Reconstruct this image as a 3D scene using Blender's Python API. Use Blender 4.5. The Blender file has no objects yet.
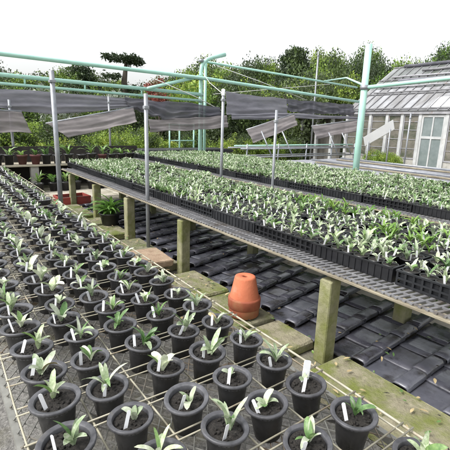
import bpy, math, random
from mathutils import Vector, Matrix
random.seed(7)
R = math.radians
rnd = random.random
def U(a, b): return a + (b - a) * rnd()

scene = bpy.context.scene
COL = scene.collection

# ------------------------------------------------------------------ camera
CAM = Vector((0, 0, 1.5))
RX = Vector((0.8127, -0.5812, 0.0287)); UPV = Vector((0.1181, 0.2130, 0.9699)); FW = Vector((0.5703, 0.7854, -0.2414))
RX = UPV.cross(-FW).normalized(); UPV = (-FW).cross(RX).normalized(); FW.normalize()
F450 = 402.57
cam = bpy.data.cameras.new('camera')
cam.sensor_width = 36; cam.lens = 36 * F450 / 450
cam.clip_start = 0.05; cam.clip_end = 600
camo = bpy.data.objects.new('camera', cam); COL.objects.link(camo)
camo.matrix_world = Matrix(((RX.x, UPV.x, -FW.x, CAM.x), (RX.y, UPV.y, -FW.y, CAM.y), (RX.z, UPV.z, -FW.z, CAM.z), (0, 0, 0, 1)))
scene.camera = camo

def pix(p):
    q = Vector(p) - CAM
    z = q.dot(FW)
    if z < 0.05: return (-999, -999, z)
    return (225 + F450 * q.dot(RX) / z, 225 - F450 * q.dot(UPV) / z, z)
def inframe(p, m=14):
    x, y, z = pix(p)
    return z > 0.05 and -m < x < 450 + m and -m < y < 450 + m

# ------------------------------------------------------------------ words
ONES = 'zeroth first second third fourth fifth sixth seventh eighth ninth tenth eleventh twelfth thirteenth fourteenth fifteenth sixteenth seventeenth eighteenth nineteenth'.split()
TENS = {20: 'twentieth', 30: 'thirtieth', 40: 'fortieth', 50: 'fiftieth'}
TEN2 = {20: 'twenty', 30: 'thirty', 40: 'forty', 50: 'fifty'}
def nth(n):
    if n < 20: return ONES[n]
    t = n // 10 * 10
    return TENS[t] if n == t else TEN2[t] + '-' + ONES[n - t]

# ------------------------------------------------------------------ tagging
def tag(o, label=None, cat=None, group=None, kind=None):
    if label: o['label'] = label
    if cat: o['category'] = cat
    if group: o['group'] = group
    if cat and not kind: kind = 'thing'
    if kind: o['kind'] = kind
    if label and not 4 <= len(label.replace(',', '').replace('-', ' ').split()) <= 16: print('BADLABEL', len(label.split()), label)
    return o
def empty(name, loc=(0, 0, 0), rz=0.0):
    o = bpy.data.objects.new(name, None); COL.objects.link(o)
    o.empty_display_size = 0.05
    o.location = loc; o.rotation_euler = (0, 0, rz)
    return o
def copy_tree(o, parent=None):
    c = o.copy(); COL.objects.link(c)
    if parent is not None: c.parent = parent
    for ch in o.children: copy_tree(ch, c)
    return c

# ------------------------------------------------------------------ materials
def new_mat(name):
    m = bpy.data.materials.new(name); m.use_nodes = True
    nt = m.node_tree; nt.nodes.clear()
    out = nt.nodes.new('ShaderNodeOutputMaterial'); b = nt.nodes.new('ShaderNodeBsdfPrincipled')
    nt.links.new(b.outputs[0], out.inputs[0])
    return m, nt, b
def mat(name, c1, c2=None, scale=8.0, rough=0.6, bump=0.0, bscale=None, metal=0.0, rr=None, c3=None, s3=2.0, t3=(0.5, 0.65), rand=0.0, spec=0.5, detail=6.0, world=False, trans=0.0, stretch=(1, 1, 1)):
    m, nt, b = new_mat(name)
    N = nt.nodes; L = nt.links
    tc = N.new('ShaderNodeTexCoord')
    oi = N.new('ShaderNodeObjectInfo')
    vm = N.new('ShaderNodeVectorMath'); vm.operation = 'MULTIPLY_ADD'
    L.new(oi.outputs['Random'], vm.inputs[0]); vm.inputs[1].default_value = (37.0, 91.0, 53.0)
    if world:
        geo = N.new('ShaderNodeNewGeometry'); src = geo.outputs['Position']
    else:
        mp = N.new('ShaderNodeMapping'); mp.inputs['Scale'].default_value = stretch
        L.new(tc.outputs['Object'], mp.inputs[0]); src = mp.outputs[0]
    L.new(src, vm.inputs[2])
    vec = vm.outputs[0] if not world else src
    def noise(s, d=detail):
        n = N.new('ShaderNodeTexNoise'); n.inputs['Scale'].default_value = s; n.inputs['Detail'].default_value = d
        n.inputs['Roughness'].default_value = 0.65
        L.new(vec, n.inputs['Vector']); return n
    n1 = noise(scale)
    rp = N.new('ShaderNodeValToRGB')
    c2 = c2 or c1
    rp.color_ramp.elements[0].position = 0.32; rp.color_ramp.elements[1].position = 0.68
    rp.color_ramp.elements[0].color = (*c1, 1); rp.color_ramp.elements[1].color = (*c2, 1)
    L.new(n1.outputs['Fac'], rp.inputs[0])
    colr = rp.outputs[0]
    if c3:
        n3 = noise(s3)
        r3 = N.new('ShaderNodeMapRange'); r3.inputs[1].default_value = t3[0]; r3.inputs[2].default_value = t3[1]
        L.new(n3.outputs['Fac'], r3.inputs[0])
        mx = N.new('ShaderNodeMix'); mx.data_type = 'RGBA'
        L.new(r3.outputs[0], mx.inputs[0]); L.new(colr, mx.inputs[6]); mx.inputs[7].default_value = (*c3, 1)
        colr = mx.outputs[2]
    if rand:
        hs = N.new('ShaderNodeHueSaturation')
        mr = N.new('ShaderNodeMapRange'); mr.inputs[3].default_value = 1 - rand; mr.inputs[4].default_value = 1 + rand
        L.new(oi.outputs['Random'], mr.inputs[0]); L.new(mr.outputs[0], hs.inputs['Value'])
        mr2 = N.new('ShaderNodeMapRange'); mr2.inputs[3].default_value = 0.5 + rand * 0.06; mr2.inputs[4].default_value = 0.5 - rand * 0.06
        L.new(oi.outputs['Random'], mr2.inputs[0]); L.new(mr2.outputs[0], hs.inputs['Hue'])
        L.new(colr, hs.inputs['Color']); colr = hs.outputs[0]
    L.new(colr, b.inputs['Base Color'])
    b.inputs['Metallic'].default_value = metal
    b.inputs['Specular IOR Level'].default_value = spec
    if rr:
        nr = noise(scale * 0.7)
        r4 = N.new('ShaderNodeMapRange'); r4.inputs[1].default_value = 0.35; r4.inputs[2].default_value = 0.65
        r4.inputs[3].default_value = rr[0]; r4.inputs[4].default_value = rr[1]
        L.new(nr.outputs['Fac'], r4.inputs[0]); L.new(r4.outputs[0], b.inputs['Roughness'])
    else:
        b.inputs['Roughness'].default_value = rough
    if bump:
        nb = noise(bscale or scale * 3)
        bp = N.new('ShaderNodeBump'); bp.inputs['Strength'].default_value = bump; bp.inputs['Distance'].default_value = 0.02
        L.new(nb.outputs['Fac'], bp.inputs['Height']); L.new(bp.outputs[0], b.inputs['Normal'])
    if trans:
        out = [n for n in N if n.type == 'OUTPUT_MATERIAL'][0]
        tr = N.new('ShaderNodeBsdfTranslucent'); L.new(colr, tr.inputs['Color'])
        ms = N.new('ShaderNodeMixShader'); ms.inputs[0].default_value = trans
        L.new(b.outputs[0], ms.inputs[1]); L.new(tr.outputs[0], ms.inputs[2]); L.new(ms.outputs[0], out.inputs[0])
    return m

M = {}
M['black_plastic'] = mat('black_plastic', (.008, .008, .009), (.020, .020, .022), 30, rr=(.26, .5), bump=.05, rand=.3, spec=.65, c3=(.085, .075, .06), s3=11, t3=(.62, .80))
M['pot_rim'] = mat('pot_rim', (.03, .03, .034), (.08, .08, .088), 30, rr=(.34, .62), bump=.06, rand=.3, spec=.7, c3=(.10, .095, .085), s3=14, t3=(.6, .75))  # lip of the black pot, grey sky sheen painted into its colour
M['tray_plastic'] = mat('tray_plastic', (.006, .007, .009), (.014, .015, .018), 12, rr=(.35, .6), rand=.3)
M['soil'] = mat('soil', (.010, .009, .008), (.06, .052, .044), 120, rough=.95, bump=1.0, bscale=160, c3=(.11, .10, .085), s3=90, t3=(.6, .72))
M['pale_leaf'] = mat('pale_leaf', (.22, .31, .145), (.48, .55, .37), 70, rough=.45, c3=(.68, .71, .58), s3=26, t3=(.52, .68), rand=.22, trans=.25)
M['green_leaf'] = mat('green_leaf', (.08, .17, .05), (.20, .32, .11), 70, rough=.42, c3=(.40, .50, .25), s3=30, t3=(.55, .7), rand=.3, trans=.25)
M['silver_leaf'] = mat('silver_leaf', (.36, .43, .26), (.70, .73, .60), 45, rough=.5, rand=.2, trans=.25)
M['strap_leaf'] = mat('strap_leaf', (.09, .20, .03), (.20, .34, .07), 14, rough=.4, rand=.25, trans=.3)
M['dry_leaf'] = mat('dry_leaf', (.30, .22, .11), (.48, .39, .22), 20, rough=.7, rand=.2)
M['label_white'] = mat('label_white', (.74, .75, .77), (.82, .83, .84), 30, rough=.35)
M['wire'] = mat('wire', (.27, .25, .18), (.44, .42, .33), 9, rough=.55, c3=(.24, .17, .10), s3=4, t3=(.55, .68))
M['mesh_wire'] = mat('mesh_wire', (.16, .16, .145), (.28, .28, .255), 9, rough=.5, metal=.2, c3=(.20, .15, .10), s3=3, t3=(.5, .65))
M['galv'] = mat('galv', (.24, .255, .28), (.36, .375, .40), 7, rr=(.35, .55), metal=.45, c3=(.27, .27, .27), s3=5, t3=(.55, .7))
M['green_pipe'] = mat('green_pipe', (.34, .60, .51), (.43, .68, .59), 5, rough=.45, c3=(.25, .17, .10), s3=7, t3=(.66, .74))
M['moss_concrete'] = mat('moss_concrete', (.155, .15, .085), (.28, .275, .165), 6, rough=.9, bump=.5, c3=(.125, .14, .035), s3=5, t3=(.45, .66), rand=.15)
M['kerb_stone'] = mat('kerb_stone', (.17, .155, .10), (.30, .28, .19), 14, rough=.92, bump=.8, c3=(.13, .155, .035), s3=4.5, t3=(.42, .6), rand=.2)
M['brick_stone'] = mat('brick_stone', (.25, .17, .11), (.40, .30, .21), 12, rough=.9, bump=.6, c3=(.20, .19, .10), s3=6, t3=(.55, .7))
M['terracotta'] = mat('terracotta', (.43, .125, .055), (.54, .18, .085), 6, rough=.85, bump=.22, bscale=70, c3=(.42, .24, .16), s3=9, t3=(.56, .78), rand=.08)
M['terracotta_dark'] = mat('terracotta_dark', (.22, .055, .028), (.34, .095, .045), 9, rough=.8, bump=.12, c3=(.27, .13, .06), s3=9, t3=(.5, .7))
M['tile'] = mat('roof_tile_glaze', (.055, .057, .072), (.12, .122, .146), 5, rr=(.05, .42), bump=.07, bscale=24, rand=.3, c3=(.032, .030, .030), s3=4, t3=(.5, .62), spec=.9)
M['rail_wood'] = mat('rail_wood', (.15, .13, .09), (.32, .285, .21), 6, rough=.85, bump=.5, c3=(.13, .11, .075), s3=8, t3=(.5, .7), stretch=(6, .7, 6))
M['grating'] = mat('grating', (.14, .14, .148), (.27, .27, .278), 14, rough=.5, metal=.3, c3=(.12, .10, .08), s3=6, t3=(.55, .7))
M['red_plastic'] = mat('red_plastic', (.33, .055, .045), (.45, .09, .07), 6, rough=.6, c3=(.26, .09, .07), s3=9)
M['red_pot'] = mat('red_pot', (.06, .022, .02), (.12, .045, .04), 9, rough=.7, rand=.3)
def ground_mat():
    m = mat('ground', (.13, .12, .095), (.27, .25, .20), 5, rough=.95, bump=.9, bscale=45, c3=(.10, .12, .04), s3=1.2, t3=(.52, .66), world=True, detail=10)
    return m
M['ground'] = ground_mat()
M['gravel'] = mat('gravel', (.11, .105, .098), (.36, .35, .325), 55, rough=.9, bump=1.0, bscale=70, c3=(.16, .15, .10), s3=2.0, t3=(.5, .65), world=True)
M['path'] = mat('pale_path', (.34, .31, .25), (.50, .47, .39), 6, rough=.95, bump=.6, bscale=60, c3=(.24, .22, .15), s3=2.5, t3=(.52, .68), world=True)
M['hill'] = mat('hill', (.025, .04, .014), (.06, .085, .028), .5, rough=1, world=True)
M['bark'] = mat('bark', (.05, .04, .03), (.12, .10, .08), 7, rough=.95, bump=.7, stretch=(3, 3, .6))
def cloth_mat(name, a, b_, stain):
    m = mat(name, a, b_, 5.0, rough=.85, bump=.2, bscale=14, c3=stain, s3=2.6, t3=(.45, .75), trans=.3, stretch=(.5, 1, 2.2))
    nt = m.node_tree; out = [n for n in nt.nodes if n.type == 'OUTPUT_MATERIAL'][0]; src = out.inputs[0].links[0].from_socket
    tp = nt.nodes.new('ShaderNodeBsdfTransparent'); mx = nt.nodes.new('ShaderNodeMixShader'); mx.inputs[0].default_value = .24   # open weave of the net
    nt.links.new(src, mx.inputs[1]); nt.links.new(tp.outputs[0], mx.inputs[2]); nt.links.new(mx.outputs[0], out.inputs[0])
    return m
M['shade_grey'] = cloth_mat('shade_grey', (.26, .26, .30), (.36, .355, .40), (.20, .195, .225))
M['shade_dark'] = cloth_mat('shade_dark', (.10, .10, .12), (.17, .17, .205), (.21, .205, .225))
M['shade_pale'] = cloth_mat('shade_pale', (.27, .245, .25), (.38, .35, .35), (.20, .185, .19))
M['rope'] = mat('rope', (.55, .55, .53), (.70, .70, .67), 20, rough=.7)
M['mat_grey'] = mat('mat_grey', (.20, .205, .23), (.31, .315, .34), 3, rough=.7, bump=.3, c3=(.13, .13, .14), s3=2, t3=(.5, .68))
M['white_paint'] = mat('white_paint', (.34, .35, .35), (.50, .51, .51), 3, rough=.6, c3=(.36, .34, .30), s3=2.4, t3=(.56, .74))
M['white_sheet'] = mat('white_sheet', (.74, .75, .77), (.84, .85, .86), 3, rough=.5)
M['brown_board'] = mat('brown_board', (.10, .095, .085), (.21, .195, .17), 4, rough=.85, stretch=(1, 6, 1))
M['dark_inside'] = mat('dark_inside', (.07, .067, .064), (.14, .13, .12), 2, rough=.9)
M['wall_glass'] = mat('wall_glass', (.11, .105, .09), (.20, .185, .155), 2.2, rr=(.08, .3), c3=(.075, .085, .06), s3=1.5, t3=(.5, .62), spec=.6, stretch=(1, 1, 1.6))
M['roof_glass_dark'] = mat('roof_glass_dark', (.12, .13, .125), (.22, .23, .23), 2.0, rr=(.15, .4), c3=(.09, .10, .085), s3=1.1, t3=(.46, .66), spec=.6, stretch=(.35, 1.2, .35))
M['board_dark'] = mat('board_dark', (.016, .015, .014), (.045, .04, .036), 4, rough=.9)
M['bar_dark'] = mat('bar_dark', (.12, .12, .125), (.22, .22, .23), 4, rough=.6)
M['door_glass'] = mat('door_glass', (.13, .16, .16), (.21, .245, .245), 2.5, rough=.12, spec=.8)
M['roof_glass'] = mat('roof_glass', (.22, .225, .235), (.36, .365, .38), 2.2, rr=(.2, .5), c3=(.15, .145, .14), s3=1.6, t3=(.46, .66), spec=.5, stretch=(.35, 1.2, .35))
M['frame_bar'] = mat('frame_bar', (.22, .22, .235), (.36, .36, .38), 4, rough=.6, c3=(.22, .17, .14), s3=5, t3=(.56, .7))
M['plank'] = mat('plank', (.30, .27, .20), (.48, .44, .35), 5, rough=.85, bump=.3, stretch=(.7, 5, 5))
M['block'] = mat('block', (.28, .27, .25), (.42, .41, .38), 8, rough=.95, bump=.4)

# ------------------------------------------------------------------ mesh builder
class MB:
    def __init__(s): s.v = []; s.f = []; s.m = []; s.mats = []; s.cur = 0; s.smooth = []; s.sm = False
    def use(s, m, smooth=False):
        if m not in s.mats: s.mats.append(m)
        s.cur = s.mats.index(m); s.sm = smooth; return s
    def add(s, vs, fs):
        o = len(s.v); s.v.extend([tuple(x) for x in vs])
        for f in fs:
            s.f.append(tuple(i + o for i in f)); s.m.append(s.cur); s.smooth.append(s.sm)
        return s
    def box(s, x0, x1, y0, y1, z0, z1, bev=0.0, jit=0.0):
        if bev <= 0:
            vs = [(x, y, z) for z in (z0, z1) for y in (y0, y1) for x in (x0, x1)]
            vs = [(x + U(-jit, jit), y + U(-jit, jit), z + U(-jit, jit)) for x, y, z in vs]
            return s.add(vs, [(0, 2, 3, 1), (4, 5, 7, 6), (0, 1, 5, 4), (2, 6, 7, 3), (0, 4, 6, 2), (1, 3, 7, 5)])
        b = bev
        rings = []
        for (z, i) in ((z0, b), (z0 + b, 0), (z1 - b, 0), (z1, b)):
            xa, xb, ya, yb = x0 + i, x1 - i, y0 + i, y1 - i
            r = [(xa + b, ya, z), (xb - b, ya, z), (xb, ya + b, z), (xb, yb - b, z), (xb - b, yb, z), (xa + b, yb, z), (xa, yb - b, z), (xa, ya + b, z)]
            rings.append([(p[0] + U(-jit, jit), p[1] + U(-jit, jit), p[2] + U(-jit, jit)) for p in r])
        vs = [p for r in rings for p in r]; fs = []
        for k in range(3):
            for i in range(8):
                j = (i + 1) % 8; fs.append((k * 8 + i, k * 8 + j, k * 8 + 8 + j, k * 8 + 8 + i))
        fs.append(tuple(range(7, -1, -1))); fs.append(tuple(range(24, 32)))
        return s.add(vs, fs)
    def bar(s, p0, p1, w, h, up=(0, 0, 1)):
        p0 = Vector(p0); p1 = Vector(p1); d = (p1 - p0).normalized(); u = Vector(up)
        if abs(d.dot(u)) > .98: u = Vector((1, 0, 0))
        r = d.cross(u).normalized(); u = r.cross(d)
        vs = []
        for p in (p0, p1):
            for a, b in ((-1, -1), (1, -1), (1, 1), (-1, 1)): vs.append(p + r * (a * w / 2) + u * (b * h / 2))
        return s.add(vs, [(3, 2, 1, 0), (4, 5, 6, 7), (0, 1, 5, 4), (1, 2, 6, 5), (2, 3, 7, 6), (3, 0, 4, 7)])
    def tube(s, pts, r, n=10, caps=True):
        pts = [Vector(p) for p in pts]; k = len(pts)
        rs = r if isinstance(r, (list, tuple)) else [r] * k
        vs = []; fs = []; u = None
        for i, p in enumerate(pts):
            d = (pts[min(i + 1, k - 1)] - pts[max(i - 1, 0)]).normalized()
            if u is None:
                u = Vector((0, 0, 1)) if abs(d.z) < .9 else Vector((1, 0, 0))
            u = (u - d * u.dot(d)).normalized(); w = d.cross(u)
            for j in range(n):
                a = 2 * math.pi * j / n; vs.append(p + (u * math.cos(a) + w * math.sin(a)) * rs[i])
        for i in range(k - 1):
            for j in range(n):
                j2 = (j + 1) % n; fs.append((i * n + j, i * n + j2, i * n + n + j2, i * n + n + j))
        if caps: fs.append(tuple(range(n - 1, -1, -1))); fs.append(tuple(range((k - 1) * n, k * n)))
        return s.add(vs, fs)
    def lathe(s, prof, n=24, c=(0, 0, 0), close=False):
        vs = []; fs = []
        for r, z in prof:
            for j in range(n):
                a = 2 * math.pi * j / n; vs.append((c[0] + r * math.cos(a), c[1] + r * math.sin(a), c[2] + z))
        for i in range(len(prof) - 1):
            for j in range(n):
                j2 = (j + 1) % n; fs.append((i * n + j, i * n + j2, i * n + n + j2, i * n + n + j))
        if close: fs.append(tuple(range(n - 1, -1, -1)))
        return s.add(vs, fs)
    def leaf(s, base, az, L, W, el0, el1, seg=9, fold=.25, twist=0.0, tip=1.6):
        base = Vector(base); p = base.copy(); vs = []; fs = []
        side0 = Vector((-math.sin(az), math.cos(az), 0))
        for i in range(seg + 1):
            t = i / seg
            el = el0 + (el1 - el0) * t ** 1.2
            d = Vector((math.cos(az) * math.cos(el), math.sin(az) * math.cos(el), math.sin(el)))
            nrm = d.cross(side0).normalized() * -1
            side = (Matrix.Rotation(twist * t, 3, d) @ side0)
            w = W / 2 * (.14 + .86 * math.sin(math.pi * .5 * min(1, t / .5)) ** 1.3) * math.sqrt(max(0, 1 - max(0, (t - .42) / .58) ** 2.2)) if i < seg else .0006
            up = side.cross(d).normalized()
            if up.z < 0: up = -up
            vs += [p - side * w + up * (w * fold), p.copy(), p + side * w + up * (w * fold)]
            p = p + d * (L / seg)
        for i in range(seg):
            a = i * 3
            fs += [(a, a + 1, a + 4, a + 3), (a + 1, a + 2, a + 5, a + 4)]
        return s.add(vs, fs)
    def mesh(s, name):
        me = bpy.data.meshes.new(name); me.from_pydata(s.v, [], s.f)
        for m in s.mats: me.materials.append(m)
        me.polygons.foreach_set('material_index', s.m); me.polygons.foreach_set('use_smooth', s.smooth)
        me.update(); return me
    def build(s, name, parent=None, loc=None):
        o = bpy.data.objects.new(name, s.mesh(name)); COL.objects.link(o)
        if parent is not None: o.parent = parent
        if loc is not None: o.location = loc
        return o
def link(name, me, parent=None, loc=(0, 0, 0), rot=(0, 0, 0), sc=1.0):
    o = bpy.data.objects.new(name, me); COL.objects.link(o); o.parent = parent
    o.location = loc; o.rotation_euler = rot; o.scale = (sc, sc, sc); return o

# ------------------------------------------------------------------ ground
mb = MB().use(M['ground'])
mb.add([(-250, -250, 0), (300, -250, 0), (300, 300, 0), (-250, 300, 0)], [(0, 1, 2, 3)])
tag(mb.build('ground'), 'damp earth and gravel ground of the nursery yard', 'ground', kind='structure')
mb = MB().use(M['gravel'])
mb.add([(-.6, -1.2, .004), (1.6, -1.2, .004), (1.6, 10.6, .004), (-.6, 10.6, .004)], [(0, 1, 2, 3)])
tag(mb.build('gravel_bed'), 'grey gravel bed under the low mesh table', 'gravel bed', kind='structure')
mb = MB().use(M['path'])
mb.add([(3.08, -1, .006), (3.75, -1, .006), (3.75, 9.2, .006), (3.08, 9.2, .006)], [(0, 1, 2, 3)])
mb.add([(-2, 8.1, .006), (3.07, 8.1, .006), (3.07, 9.2, .006), (-2, 9.2, .006)], [(0, 1, 2, 3)])
tag(mb.build('path'), 'pale gravel path running between and behind the benches', 'path', kind='structure')

# ------------------------------------------------------------------ low mesh table
X0 = 1.127; SX = .2184; Y0 = 1.1564; SY = .2153; RIM = .5; PB = .362
TX0, TX1, TY0, TY1 = .135, 1.315, .12, 10.3
tbl = empty('mesh_table', (.7, 5, 0))
tag(tbl, 'long low wire mesh table carrying rows of black potted seedlings', 'table')
def part(mb, name, root):
    o = mb.build(name); o.parent = root; o.matrix_parent_inverse = Matrix.Translation(root.location).inverted(); return o
mb = MB().use(M['mesh_wire'])
step = .058
k = TX0 - (TY1 - TY0)
def dline(sgn, off, z):
    # lines y = sgn*1.5*(x) + off clipped to the table
    pts = []
    for x in (TX0, TX1):
        y = sgn * 1.5 * (x - TX0) + off; pts.append((x, y))
    (xa, ya), (xb, yb) = pts
    def clip(xa, ya, xb, yb):
        m_ = (yb - ya) / (xb - xa)
        res = []
        for (x, y) in ((xa, ya), (xb, yb)):
            if y < TY0: x = xa + (TY0 - ya) / m_; y = TY0
            if y > TY1: x = xa + (TY1 - ya) / m_; y = TY1
            res.append((x, y))
        return res
    if max(ya, yb) <= TY0 or min(ya, yb) >= TY1: return
    (xa, ya), (xb, yb) = clip(xa, ya, xb, yb)
    mb.bar((xa, ya, z), (xb, yb, z), .004, .004)
n = int((TY1 - TY0 + 2 * 1.8) / .085)
for i in range(n):
    dline(1, TY0 - 1.8 + i * .085, PB - .004); dline(-1, TY0 + i * .085, PB - .0085)
part(mb, 'mesh_top', tbl)
for y in [TY0 + .02 + i * 1.27 for i in range(9)]:
    mb = MB().use(M['mesh_wire']); mb.bar((TX0, y, PB - .03), (TX1, y, PB - .03), .03, .03); part(mb, 'cross_bar', tbl)
for x in (TX0, TX1):
    mb = MB().use(M['wire']); mb.use(M['mesh_wire']).bar((x, TY0, PB - .03), (x, TY1, PB - .03), .024, .034); part(mb, 'side_rail', tbl)
for y in (.5, 3.0, 5.5, 8.0, 10.1):
    for x in (.25, 1.2):
        mb = MB().use(M['block']); mb.box(x - .07, x + .07, y - .1, y + .1, 0, PB - .048, .01); part(mb, 'leg', tbl)

WZ = .432
def wire_line(p0, p1, r):
    p0 = Vector(p0); p1 = Vector(p1); nn = max(2, int((p1 - p0).length / .45))
    pts = [p0.lerp(p1, i / nn) + Vector((U(-.004, .004), U(-.004, .004), U(-.006, .004))) for i in range(nn + 1)]
    return MB().use(M['wire'], True).tube(pts, r, 6)
gr = empty('wire_grid', (.7, 5, WZ))
tag(gr, 'pale wire grid holding the rows of black pots upright', 'wire grid')
for i in range(6):
    x = X0 + SX * .5 - SX * i if i else TX1
    part(wire_line((x, TY0, WZ), (x, TY1, WZ), .0042 if i else .006), 'long_wire', gr)
part(wire_line((TX1 - .05, TY0, WZ + .004), (TX1 - .05, TY1, WZ + .004), .0042), 'long_wire', gr)
for j in range(-5, 43):
    y = Y0 + SY * (j + .5)
    if y < TY0 or y > TY1: continue
    for d in (-.019, .019):
        if j > 25 and d > 0: continue
        part(wire_line((TX0, y + d + U(-.006, .006), WZ + .008), (TX1, y + d + U(-.006, .006), WZ + .008), .0036), 'cross_wire', gr)
for y in (TY0 + .3, 3, 6, 9):
    for x in (TX0 + .012, TX1 - .012):
        mb = MB().use(M['wire']); mb.box(x - .008, x + .008, y - .008, y + .008, PB - .012, WZ + .004); part(mb, 'upright', gr)

# ------------------------------------------------------------------ potted seedlings
def pot_mesh():
    H = RIM - PB
    mb = MB().use(M['black_plastic'], True)
    mb.lathe([(.046, .0), (.050, .002), (.0655, H - .014), (.0655, H - .013)], 26, close=True)
    mb.use(M['pot_rim'], True)
    mb.lathe([(.0655, H - .013), (.080, H - .0115), (.0825, H - .010), (.0835, H - .006), (.083, H - .002), (.081, H)], 36); mb.lathe([(.081, H), (.079, H + .0006), (.067, H - .0035)], 36); mb.lathe([(.067, H - .0035), (.0645, H - .006), (.0635, H - .03)], 36)
    return mb.mesh('pot')
POT = pot_mesh()
def soil_mesh():
    mb = MB().use(M['soil'], True); vs = [(0, 0, .003)]; n = 18; fs = []
    for k, r in enumerate((.02, .042, .0622)):
        for j in range(n):
            a = 2 * math.pi * j / n; vs.append((r * math.cos(a), r * math.sin(a), U(-.004, .004) if k < 2 else -.002))
    for j in range(n): fs.append((0, 1 + j, 1 + (j + 1) % n))
    for k in range(2):
        for j in range(n):
            a = 1 + k * n; fs.append((a + j, a + n + j, a + n + (j + 1) % n, a + (j + 1) % n))
    mb.add(vs, fs)
    for q in range(26):
        a = U(0, 6.28); r = U(.005, .055); c = (r * math.cos(a), r * math.sin(a), .002); s_ = U(.002, .005)
        mb.box(c[0] - s_, c[0] + s_, c[1] - s_, c[1] + s_, c[2] - s_, c[2] + s_ * .8, jit=s_ * .5)
    return mb.mesh('soil')
SOIL = [soil_mesh() for _ in range(3)]
LOOKS = [
    ('two broad bleached leaves', ['silver_leaf', 'silver_leaf', 'green_leaf'], 3, .085, .034),
    ('upright pale green leaves', ['pale_leaf', 'pale_leaf', 'green_leaf', 'pale_leaf'], 4, .095, .026),
    ('a tuft of fresh green leaves', ['green_leaf', 'green_leaf', 'green_leaf', 'pale_leaf', 'green_leaf'], 5, .090, .022),
    ('one big drooping silvery leaf', ['silver_leaf', 'pale_leaf'], 2, .105, .040),
    ('narrow arching pale leaves', ['pale_leaf', 'pale_leaf', 'silver_leaf', 'pale_leaf', 'green_leaf'], 5, .105, .019),
    ('small silvery shoots', ['silver_leaf', 'pale_leaf', 'silver_leaf'], 3, .060, .024),
    ('mixed green and white leaves', ['green_leaf', 'silver_leaf', 'green_leaf', 'silver_leaf'], 4, .088, .028),
    ('dark green strap leaves', ['green_leaf', 'green_leaf', 'green_leaf', 'green_leaf', 'green_leaf', 'green_leaf'], 6, .11, .017),
    ('pale leaves and a dry tip', ['pale_leaf', 'silver_leaf', 'dry_leaf', 'pale_leaf'], 4, .085, .026),
    ('short wide grey green leaves', ['pale_leaf', 'pale_leaf', 'green_leaf', 'silver_leaf'], 4, .070, .034),
]
def plant_mesh(look, seg=10, k=1.10, more=2):
    _, ms, n, L, W = look; n += more
    mb = MB(); a0 = U(0, 6.28)
    for i in range(n):
        mb.use(M[ms[i % len(ms)]], True)
        az = a0 + i * 2.4 + U(-.4, .4); l = L * U(.7, 1.15) * k; w = W * U(.66, 1.0) * k
        e0 = R(U(62, 86)); e1 = R(U(-55, 45)) if i else R(U(20, 70))
        mb.leaf((U(-.006, .006), U(-.006, .006), -.002), az, l, w, e0, e1, seg, fold=U(.15, .45), twist=U(-.9, .9))
    return mb.mesh('plant')
PLANTS = [[plant_mesh(l) for _ in range(3)] for l in LOOKS]
def label_mesh(w=.013, h=.075):
    mb = MB().use(M['label_white'])
    vs = [(-w / 2, -.0006, -.03), (w / 2, -.0006, -.03), (w / 2, -.0006, h - .004), (w / 4, -.0006, h), (-w / 4, -.0006, h), (-w / 2, -.0006, h - .004)]
    vs += [(x, .0006, z) for x, y, z in vs]
    fs = [(0, 1, 2, 3, 4, 5), (11, 10, 9, 8, 7, 6)] + [(i, i + 6, (i + 1) % 6 + 6, (i + 1) % 6) for i in range(6)]
    return mb.add(vs, fs).mesh('plant_label')
LABEL = label_mesh(); BIGTAG = label_mesh(.035, .075)

COLNAME = ['kerbside column', 'second column', 'middle column', 'fourth column', 'outermost column']
rows_in = [j for j in range(-4, 42) if any(inframe((X0 - SX * i, Y0 + SY * j, RIM)) for i in range(5))]
first = rows_in[0]
for j in rows_in:
    for i in range(5):
        x = X0 - SX * i + U(-.014, .014); y = Y0 + SY * j + U(-.014, .014)
        if not inframe((x, y, RIM), 20): continue
        if j > 18 and rnd() < .05: continue
        root = empty('potted_seedling', (x, y, PB), U(-.3, .3))
        root.rotation_euler = (R(U(-4.5, 4.5)), R(U(-4.5, 4.5)), U(-3.1, 3.1))
        ps = (1.09 if i == 4 else 1.0) * U(.97, 1.03)
        root.scale = (ps, ps, ps)
        li = random.choices(range(len(LOOKS)), [5, 4.5, 1.6, 4, 4.5, 3.5, 3.2, .7, 2, 2.5])[0]
        sh = random.choice(SOIL)
        link('pot', POT, root)
        dz = RIM - PB - U(.009, .020)
        link('soil', sh, root, (0, 0, dz), (0, 0, U(0, 6)))
        link('plant', random.choice(PLANTS[li]), root, (U(-.018, .018), U(-.018, .018), dz), (0, 0, U(0, 6.28)), U(.82, 1.15))
        big = (i == 0 and j == -1)
        tagged = rnd() < .9 or big
        if big:
            link('plant_label', BIGTAG, root, (.03, .02, dz + .01), (R(-14), R(20), R(-30)))
        if tagged:
            rz_ = root.rotation_euler[2]; ang = R(215) + U(-.5, .5) - rz_
            link('plant_label', LABEL, root, (.045 * math.cos(ang), .045 * math.sin(ang), dz - U(.002, .018)), (R(U(-16, 14)), R(U(-18, 18)), R(-35) + U(-.6, .6) - rz_))
        kk = j - first + 1
        if kk <= 24:
            lab = 'pot with %s, %s on the low table, %s row' % (LOOKS[li][0], COLNAME[i], nth(kk))
            if len(lab.split()) > 16:
                lab = 'pot with %s, %s, %s row from the front' % (LOOKS[li][0], COLNAME[i].replace(' from the kerb', ''), nth(kk))
            tag(root, lab, 'potted plant', 'potted seedlings on the low mesh table')
        else:
            tag(root, 'small black pot with pale seedling in the crowded far rows of the low table', 'potted plant', 'potted seedlings on the low mesh table')

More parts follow.
